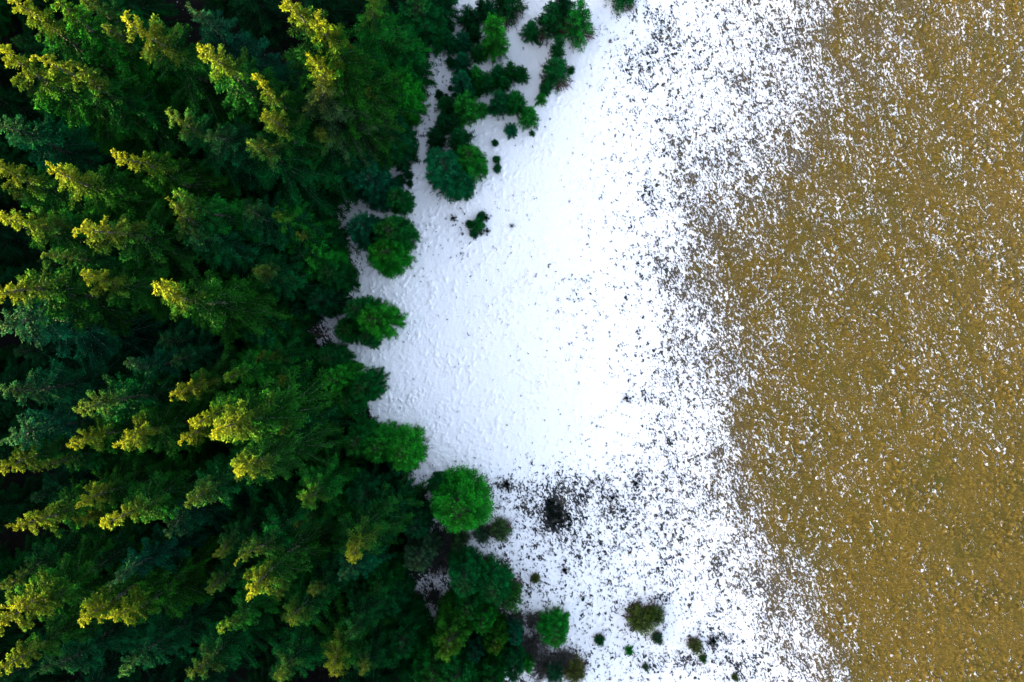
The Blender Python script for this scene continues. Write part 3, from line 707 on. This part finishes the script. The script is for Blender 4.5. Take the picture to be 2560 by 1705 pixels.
# young trees and bushes standing on the snow: (centre, radius px, height m, tint, kind, label)
GY = 'young spruces on the snow'; GB = 'small bushes on the snow'
YOUNG = [
 (1266, 0, 42, 5.5, 'D', 'pine', 'dark young spruce cut by the top edge over open snow'),
 (1375, 48, 33, 7.0, 'G', 'pine', 'tall dark young spruce at the top, left of the matching pair'),
 (1447, 52, 38, 8.0, 'B', 'pine', 'tall bright young spruce with brown foot, right of the matching pair'),
 (1410, 10, 26, 6.0, 'D', 'small', 'dark young spruce squeezed between the tall pair at the top edge'),
 (1560, -14, 30, 4.0, 'G', 'pine', 'young spruce cut by the top edge farthest out on the snow'),
 (1327, 78, 24, 4.0, 'G', 'small', 'rounded young spruce left of the tall dark one'),
 (1394, 122, 17, 4.6, 'G', 'small', 'narrow pointed young spruce above the wide one'),
 (1390, 178, 35, 4.6, 'G', 'pine', 'wide young spruce with brown twigs at its foot'),
 (1428, 177, 8, 1.6, 'G', 'small', 'tiny round spruce touching the wide one on its right'),
 (1365, 219, 17, 2.8, 'G', 'small', 'upper half of the oval twin spruce below the wide one'),
 (1352, 247, 14, 2.2, 'B', 'small', 'lower half of the oval twin spruce'),
 (1222, 32, 22, 5.0, 'T', 'small', 'blue-green pointed spruce above the tall bright one in the thicket'),
 (1235, 98, 35, 7.5, 'B', 'small', 'tallest bright spruce in the thicket of young trees'),
 (1195, 136, 18, 3.0, 'G', 'small', 'small round spruce left of the tallest bright one'),
 (1174, 50, 25, 4.0, 'D', 'small', 'dark young spruce at the head of the thin snow path'),
 (1205, 22, 16, 3.0, 'D', 'small', 'little dark spruce between two snow gaps near the top'),
 (1185, 85, 20, 3.4, 'D', 'small', 'shaded young spruce on the right of the thin snow path'),
 (1124, 106, 24, 4.4, 'T', 'small', 'round spruce left of the thin snow path'),
 (1160, 108, 20, 3.4, 'T', 'small', 'egg-shaped spruce between round one and snow path'),
 (1098, 70, 26, 4.0, 'D', 'small', 'black-green spruce against the tall forest'),
 (1155, 156, 24, 3.4, 'T', 'small', 'dusky spruce below the egg-shaped one'),
 (1127, 156, 14, 2.2, 'D', 'small', 'small dusky spruce left of the snow bay'),
 (1170, 190, 18, 2.8, 'D', 'small', 'dark spruce joining the dusky one to the ridge of trees'),
 (1193, 188, 21, 4.4, 'B', 'small', 'green pointed spruce at the start of the ridge of young trees'),
 (1218, 208, 22, 3.0, 'G', 'small', 'low spruce at the lower left of the ridge of young trees'),
 (1246, 184, 21, 3.6, 'T', 'small', 'dim upper spruce of the ridge of young trees'),
 (1258, 208, 20, 3.0, 'G', 'small', 'lower spruce in the middle of the ridge of young trees'),
 (1276, 180, 22, 4.2, 'G', 'small', 'highest pointed spruce of the ridge of young trees'),
 (1304, 187, 17, 2.8, 'G', 'small', 'end spruce of the ridge of young trees, reaching into the snow'),
 (1190, 222, 18, 2.6, 'G', 'small', 'low spruce where the ridge meets the long clump'),
 (1155, 218, 29, 5.0, 'T', 'small', 'blue-tipped spruce at the top of the long clump'),
 (1165, 272, 32, 5.5, 'B', 'small', 'large bright spruce in the long clump'),
 (1116, 268, 28, 4.0, 'D', 'small', 'dark left spruce of the long clump'),
 (1113, 314, 22, 3.4, 'D', 'small', 'dim bottom spruce of the long clump'),
 (1140, 300, 20, 3.0, 'D', 'small', 'low dark spruce inside the long clump'),
 (1206, 278, 16, 2.0, 'B', 'small', 'low green bush linking the long clump to the dark pair'),
 (1228, 276, 9, 1.3, 'G', 'small', 'tiny broken bush beside the dark pair'),
 (1249, 258, 26, 4.2, 'T', 'small', 'left tree of the dark pair over the curved snow hollow'),
 (1289, 258, 30, 4.6, 'G', 'small', 'right tree of the dark pair over the curved snow hollow'),
 (1322, 290, 25, 4.2, 'B', 'small', 'bright spruce ending the row, furthest down on the snow'),
 (1278, 326, 16, 2.6, 'T', 'small', 'single round spruce sitting in the curved snow hollow'),
 (1330, 334, 7, 1.2, 'G', 'small', 'tiny round spruce under the end of the row'),
 (1237, 358, 8, 1.2, 'D', 'small', 'tiny dark spruce alone between hollow and large cluster'),
 (1242, 399, 10, 1.3, 'G', 'small', 'upper of two stacked little bushes right of the large cluster'),
 (1243, 421, 10, 1.2, 'D', 'small', 'lower of two stacked little bushes right of the large cluster'),
 (1089, 348, 24, 3.6, 'D', 'small', 'dark round spruce at the upper left of the large cluster'),
 (1084, 392, 20, 3.4, 'D', 'small', 'dark spruce at the left flank of the large cluster'),
 (1150, 352, 32, 5.5, 'G', 'small', 'top spruce of the large cluster'),
 (1175, 410, 42, 7.5, 'B', 'round', 'bright right-hand spruce of the large cluster'),
 (1118, 435, 54, 8.5, 'T', 'skirt', 'biggest blue-green spruce of the large cluster with spread boughs'),
 (1155, 460, 36, 5.0, 'T', 'round', 'lower front spruce of the large cluster'),
 (1099, 240, 11, 2.0, 'D', 'small', 'small single spruce left of the long clump'),
 (1126, 221, 6, .9, 'D', 'small', 'tiny seedling in the snow bay, upper one'),
 (1116, 239, 5, .8, 'D', 'small', 'tiny seedling in the snow bay, lower one'),
 (1029, 380, 14, 1.6, 'D', 'small', 'flat dark bush in the narrowest part of the snow strip'),
 (1015, 417, 11, 1.4, 'D', 'small', 'little dark bush below the flat one'),
 (1021, 438, 11, 1.4, 'D', 'small', 'little dark bush, middle of the row at the forest edge'),
 (1000, 452, 15, 1.8, 'D', 'small', 'dark bush touching the forest edge'),
 (1025, 459, 9, 1.2, 'D', 'small', 'lowest little bush of the row at the forest edge'),
 (1195, 562, 16, 1.7, 'G', 'small', 'green centre of the ring-shaped bush group on open snow'),
 (1176, 561, 11, 1.1, 'D', 'small', 'dark left bush of the ring-shaped group'),
 (1184, 583, 12, 1.1, 'D', 'small', 'dark bottom bush of the ring-shaped group'),
 (1203, 540, 11, 1.0, 'D', 'small', 'top bush of the ring-shaped group'),
 (1217, 545, 8, .8, 'D', 'spot', 'broken right end of the ring-shaped group'),
 (1203, 583, 6, .7, 'D', 'spot', 'small foot bush of the ring-shaped group'),
 (1217, 577, 8, .8, 'D', 'spot', 'small separate bush right of the ring-shaped group'),
 (1280, 564, 5, .6, 'D', 'spot', 'tiny lone seedling on the open white snow'),
 (1134, 546, 8, .7, 'D', 'spot', 'flat dark sprig left of the ring-shaped group'),
 (1205, 1338, 23, 2.6, 'E', 'bush', 'left of two brownish green bushes below the big round spruce'),
 (1252, 1325, 28, 2.9, 'E', 'bush', 'right of two brownish green bushes below the big round spruce'),
 (1147, 1352, 26, 2.8, 'E', 'bush', 'murky bush hugging the foot of the big round spruce'),
 (1338, 1447, 12, 1.3, 'O', 'bush', 'small olive bush alone right of the lower grove'),
 (1458, 1500, 4, .6, 'G', 'small', 'tiny green seedling on speckled snow'),
 (1384, 1570, 40, 6.0, 'B', 'skirt', 'bright green layered spruce beside the bare grey thicket'),
 (1319, 1655, 20, 4.0, 'B', 'small', 'small bright spruce inside the bare grey thicket'),
 (1436, 1676, 32, 3.4, 'O', 'bush', 'olive and brown bush at the bottom edge right of the thicket'),
 (1385, 1680, 28, 2.8, 'T', 'bush', 'blue-green murky bush at the bottom edge inside the thicket'),
 (1605, 1553, 36, 3.4, 'O', 'bush', 'largest olive bush with dark brown rim out on the snow'),
 (1643, 1543, 24, 2.6, 'O', 'bush', 'olive bush joined to the largest one on its right'),
 (1647, 1603, 15, 1.8, 'E', 'bush', 'grey-green bush just below the joined pair'),
 (1500, 1603, 14, 1.6, 'G', 'bush', 'small green bush with brown top, left of the joined pair'),
 (1575, 1633, 11, 1.3, 'B', 'small', 'little bright green bush below the joined pair'),
 (1744, 1622, 18, 2.2, 'O', 'bush', 'round olive bush nearest the golden grass'),
 (1763, 1655, 9, 1.2, 'Y', 'bush', 'thin pale tuft trailing below the round olive bush'),
 (1617, 1675, 8, 1.1, 'E', 'bush', 'tiny brown and teal bush near the bottom edge'),
 (1843, 1702, 8, 1.0, 'O', 'bush', 'tiny olive bush cut by the bottom edge'),
]
for x_, y_, r_, h_, t_, k_, lab in YOUNG:
    x, y = world(x_, y_, h_ * .40)
    R = r_ * PX * (H - h_ * .3) / H * (1.04 if k_ == 'small' else 1.16 if k_ == 'pine' else 1.0)
    place(k_, x, y, h_, R, t_, lab, GB if k_ in ('bush', 'spot') or h_ < 2.3 else GY)

# bare shrubs and creeping junipers
for x_, y_, r_, h_, lab in [
 (1096, 1405, 40, 2.4, 'bare grey shrub above the hidden patch of snow'),
 (1085, 1490, 26, 1.6, 'thin bare shrub standing in the hidden patch of snow'),
 (1252, 1500, 36, 2.2, 'bare grey shrub between trees of the lower grove'),
 (1290, 1540, 26, 1.9, 'bare brown-grey shrub at the tail of the lower grove'),
 (1330, 1545, 28, 1.8, 'bare grey shrub left of the bright layered spruce'),
 (1338, 1610, 44, 2.2, 'largest bare grey shrub of the thicket'),
 (1360, 1665, 46, 2.0, 'bare grey shrub at the bottom edge of the thicket'),
 (1410, 1640, 36, 1.7, 'bare grey shrub on the snow side of the thicket'),
 (1120, 1335, 22, 1.4, 'small bare shrub under the big round spruce')]:
    x, y = world(x_, y_, h_ * .4); place('bare', x, y, h_, r_ * PX * .97, 'E', lab, 'bare shrubs')
for x_, y_, r_, k_, lab in [
 (1388, 1296, 34, 'heath', 'large black-green creeping juniper half buried in snow'),
 (1378, 1262, 20, 'heath', 'smaller creeping juniper on the upper rim of the large one'),
 (1265, 1212, 17, 'heath', 'dark creeping juniper right of the big round spruce'),
 (1530, 1245, 10, 'spot', 'dark juniper mat midway between round spruce and golden grass'),
 (1590, 1210, 9, 'spot', 'dark juniper mat nearest the golden grass'),
 (1413, 1425, 11, 'spot', 'dark curled juniper mat below the large black-green one'),
 (1567, 996, 9, 'spot', 'small dark juniper mat on the white slope'),
 (1785, 1610, 16, 'heath', 'dark juniper strip right of the round olive bush'),
 (1590, 1518, 15, 'heath', 'dark sprigs along the brown rim of the largest olive bush')]:
    x, y = world(x_, y_); place(k_, x, y, .4, r_ * PX, 'K', lab, 'creeping junipers')

# ------------------------------------------------------------------ lower spruces in the gaps of the forest
rng = np.random.default_rng(77)
pts = list(TREE_BASES); n_fill = 0; USED = set()
for tr in range(6000):
    x = rng.uniform(-58, -2); y = rng.uniform(-39, 39)
    px_, py_ = x / PX + 1280, -y / PX + 852.5
    if px_ > float(edge_px(py_)) - 95: continue
    d = min(math.hypot(x - a, y - b) for a, b, _ in pts)
    if d < 5.6: continue
    depth = (float(edge_px(py_)) - px_) * PX
    h = min(9 + depth * .33, 16) * rng.uniform(.82, 1.1)
    if math.hypot(px_ - 470, py_ - 870) < 90 or math.hypot(px_ - 560, py_ - 300) < 70: continue
    pts.append((x, y, 3)); n_fill += 1
    tx, ty = 1280 + x / PX * H / (H - h), 852.5 - y / PX * H / (H - h)      # where its tip shows
    lab = 'lower spruce standing in shade between the taller forest trees'
    for dd, qx, qy, ql in sorted((math.hypot(tx - a[0], ty - a[1]), a[0], a[1], a[5]) for a in FOREST)[:4]:
        rel = ('right of' if tx > qx else 'left of') if abs(tx - qx) > abs(ty - qy) else ('below' if ty > qy else 'above')
        new = 'low shaded spruce ' + rel + ' the ' + ql
        if len(new.split()) <= 16 and new not in USED: lab = new; USED.add(new); break
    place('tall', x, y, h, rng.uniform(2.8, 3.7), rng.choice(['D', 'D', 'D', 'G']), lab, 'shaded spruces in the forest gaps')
print('FILL', n_fill, 'objects', len(bpy.data.objects))

# ------------------------------------------------------------------ forest that goes on past the frame
def lowpoly(seed, h, R):
    rng = np.random.default_rng(seed); V_, F_, A_ = [], [], []; n0 = 0
    V, F = tube([[0, 0, -.5], [0, 0, h * .5], [0, 0, h]], [h * .014, h * .008, .02], 4)
    F = np.concatenate([F[:, [0, 1, 2]], F[:, [0, 2, 3]]]); V_.append(V); F_.append(F); A_.append(np.zeros((len(V), 2))); n0 = len(V)
    m = 620; u = rng.random(m) ** .6; az = rng.uniform(0, 6.283, m); rr = R * np.minimum(1, (u * 1.5) ** .75) * rng.uniform(.35, 1.05, m)
    C = np.stack([rr * np.cos(az), rr * np.sin(az), h * (1 - .88 * u) - rr * .12], -1)
    D = unit(np.stack([np.cos(az), np.sin(az), rng.normal(size=m) * .3], -1))
    V, F, A = blades(C, D, rng.uniform(.8, 1.5, m), rng.uniform(.45, .8, m), rng, rng.uniform(0, .7, m), np.clip(1 - u * 6, 0, 1)); V_.append(V); F_.append(F + n0); A_.append(A)  # upper blades take the painted sunlight colour too
    return np.concatenate(V_), np.concatenate(F_), np.concatenate(A_)
LP = [lowpoly(900 + k, 29, 4.0) for k in range(4)]
big = Bag()
for gx in np.arange(-150, 24, 7.6):
    for gy in np.arange(-120, 121, 7.6):
        x = gx + rng.uniform(-2.4, 2.4); y = gy + rng.uniform(-2.4, 2.4)
        if abs(x) < 61 and abs(y) < 41.5: continue
        py_ = -y / PX + 852.5
        if x / PX + 1280 > float(edge_px(np.clip(py_, -400, 2100))) - 70: continue
        if x > -58 and abs(y) > 75: continue
        V, F, A = LP[rng.integers(4)]; s = rng.uniform(.92, 1.12); a = rng.uniform(0, 6.28)
        if x > -58: s *= .8
        c_, s_ = math.cos(a), math.sin(a)
        W = np.stack([(V[:, 0] * c_ - V[:, 1] * s_) * s + x, (V[:, 0] * s_ + V[:, 1] * c_) * s + y, V[:, 2] * s + 0.0], -1)
        big.add(W, F, A)
so = obj('surrounding_forest', big.mesh('surrounding_forest', M_NEEDLE)); so.color = (*TINT['G'], 1)
tag(so, 'dense spruce forest that goes on beyond the standing trees', None, None, 'stuff')

# ------------------------------------------------------------------ rocks with a cap of snow
M_CAP, t = new_mat('snow_cap'); b_ = N(t, 'ShaderNodeBsdfPrincipled'); b_.inputs['Base Color'].default_value = (.85, .88, .93, 1); b_.inputs['Roughness'].default_value = .6
nz_ = N(t, 'ShaderNodeTexNoise'); nz_.inputs['Scale'].default_value = 9; bp_ = N(t, 'ShaderNodeBump'); bp_.inputs['Distance'].default_value = .05
t.links.new(nz_.outputs['Fac'], bp_.inputs['Height']); t.links.new(bp_.outputs[0], b_.inputs['Normal'])
t.links.new(b_.outputs[0], N(t, 'ShaderNodeOutputMaterial').inputs[0])
def rock_mesh(seed, flat, mat, name):
    rng = np.random.default_rng(seed); nu, nv = 14, 9; V = []
    for j in range(nv):
        for i in range(nu):
            th, ph = i * 2 * math.pi / nu, math.pi * (j + .02) / (nv - .96)
            d = np.array([math.cos(th) * math.sin(ph), math.sin(th) * math.sin(ph), math.cos(ph)])
            r = 1 + .18 * math.sin(3 * d[0] + seed) + .15 * math.cos(4 * d[1] + 2 * seed) + .05 * rng.normal()
            V.append(d * r * np.array([1, .75, flat]))
    F = [[j * nu + i, (j + 1) * nu + i, (j + 1) * nu + (i + 1) % nu, j * nu + (i + 1) % nu] for j in range(nv - 1) for i in range(nu)]
    return mesh_from(name, V, F, mat, None, True)
RK, CP = rock_mesh(3, .6, M_ROCK, 'rock_stone'), rock_mesh(5, .35, M_CAP, 'rock_snow_cap')
for x_, y_, r_, lab in [(1527, 104, 7, 'grey rock with a cap of snow out from the tall young spruces'), (1154, 586, 6, 'small snow-capped rock left of the ring-shaped bushes'),
                        (1335, 498, 3, 'tiny dark stone alone on the white snow'), (1641, 672, 5, 'dark stone on the rim where the snow thins')]:
    x, y = world(x_, y_); e = bpy.data.objects.new('rock', None); COL.objects.link(e); e.location = (x, y, float(GH(x, y))); e.rotation_euler = (0, 0, x_ * .7)
    s = r_ * PX; e.scale = (s, s, s); tag(e, lab, 'rock', 'rocks in the snow')
    obj('stone', RK, e)
    if r_ > 5: c = obj('snow_cap', CP, e); c.location = (.12, -.08, .38); c.scale = (.72, .72, .8)

# ------------------------------------------------------------------ tufts of dead grass and heather poking out of the snow
def tufts():
    rng = np.random.default_rng(5); bag = Bag(); n = 0
    X = rng.uniform(-14, 42, 60000); Y = rng.uniform(-40, 40, 60000)
    px, py, z, _ = ground_fields(X, Y)
    dens = np.where(px < 1450, .004 + .02 * (py > 1150), .02) + .16 * np.exp(-((px - 1500) / 260) ** 2 - ((py - 1330) / 120) ** 2) + .05 * (py > 1180) * (px < 1850)
    for bx, by, rx, ry, s in BLOBS: dens = dens + .22 * max(s, 0) * np.exp(-(((px - bx) / rx) ** 2 + ((py - by) / ry) ** 2))
    ok = (rng.random(60000) < dens) & (px > edge_px(py) + 8) & (z > .3)
    for x, y, p in zip(X[ok], Y[ok], px[ok]):
        m = rng.integers(5, 13); r = rng.uniform(.06, .20); az = rng.uniform(0, 6.28, m)
        d = unit(np.stack([np.cos(az), np.sin(az), rng.uniform(.25, 1.1, m)], -1))
        C = np.array([x, y, float(GH(x, y)) + .03]) + d * r * .6
        V, F, A = blades(C, d, rng.uniform(.6, 1.7, m) * r, rng.uniform(.04, .08, m), rng, rng.uniform(0, .4, m), np.full(m, min(max((p - 1450) / 500, .1), .7))); bag.add(V, F, A)
    o = obj('grass_tufts', bag.mesh('grass_tufts', M_TUFT)); o.color = (.022, .026, .020, 1)
    tag(o, 'dark tufts of dead grass and heather poking out of the snow', None, None, 'stuff')
M_TUFT = needle_material('dead_grass_tufts', tip=(0.07, 0.05, 0.03), sun_or_dry_tint=(0.09, 0.06, 0.03), transl=.15)
tufts()
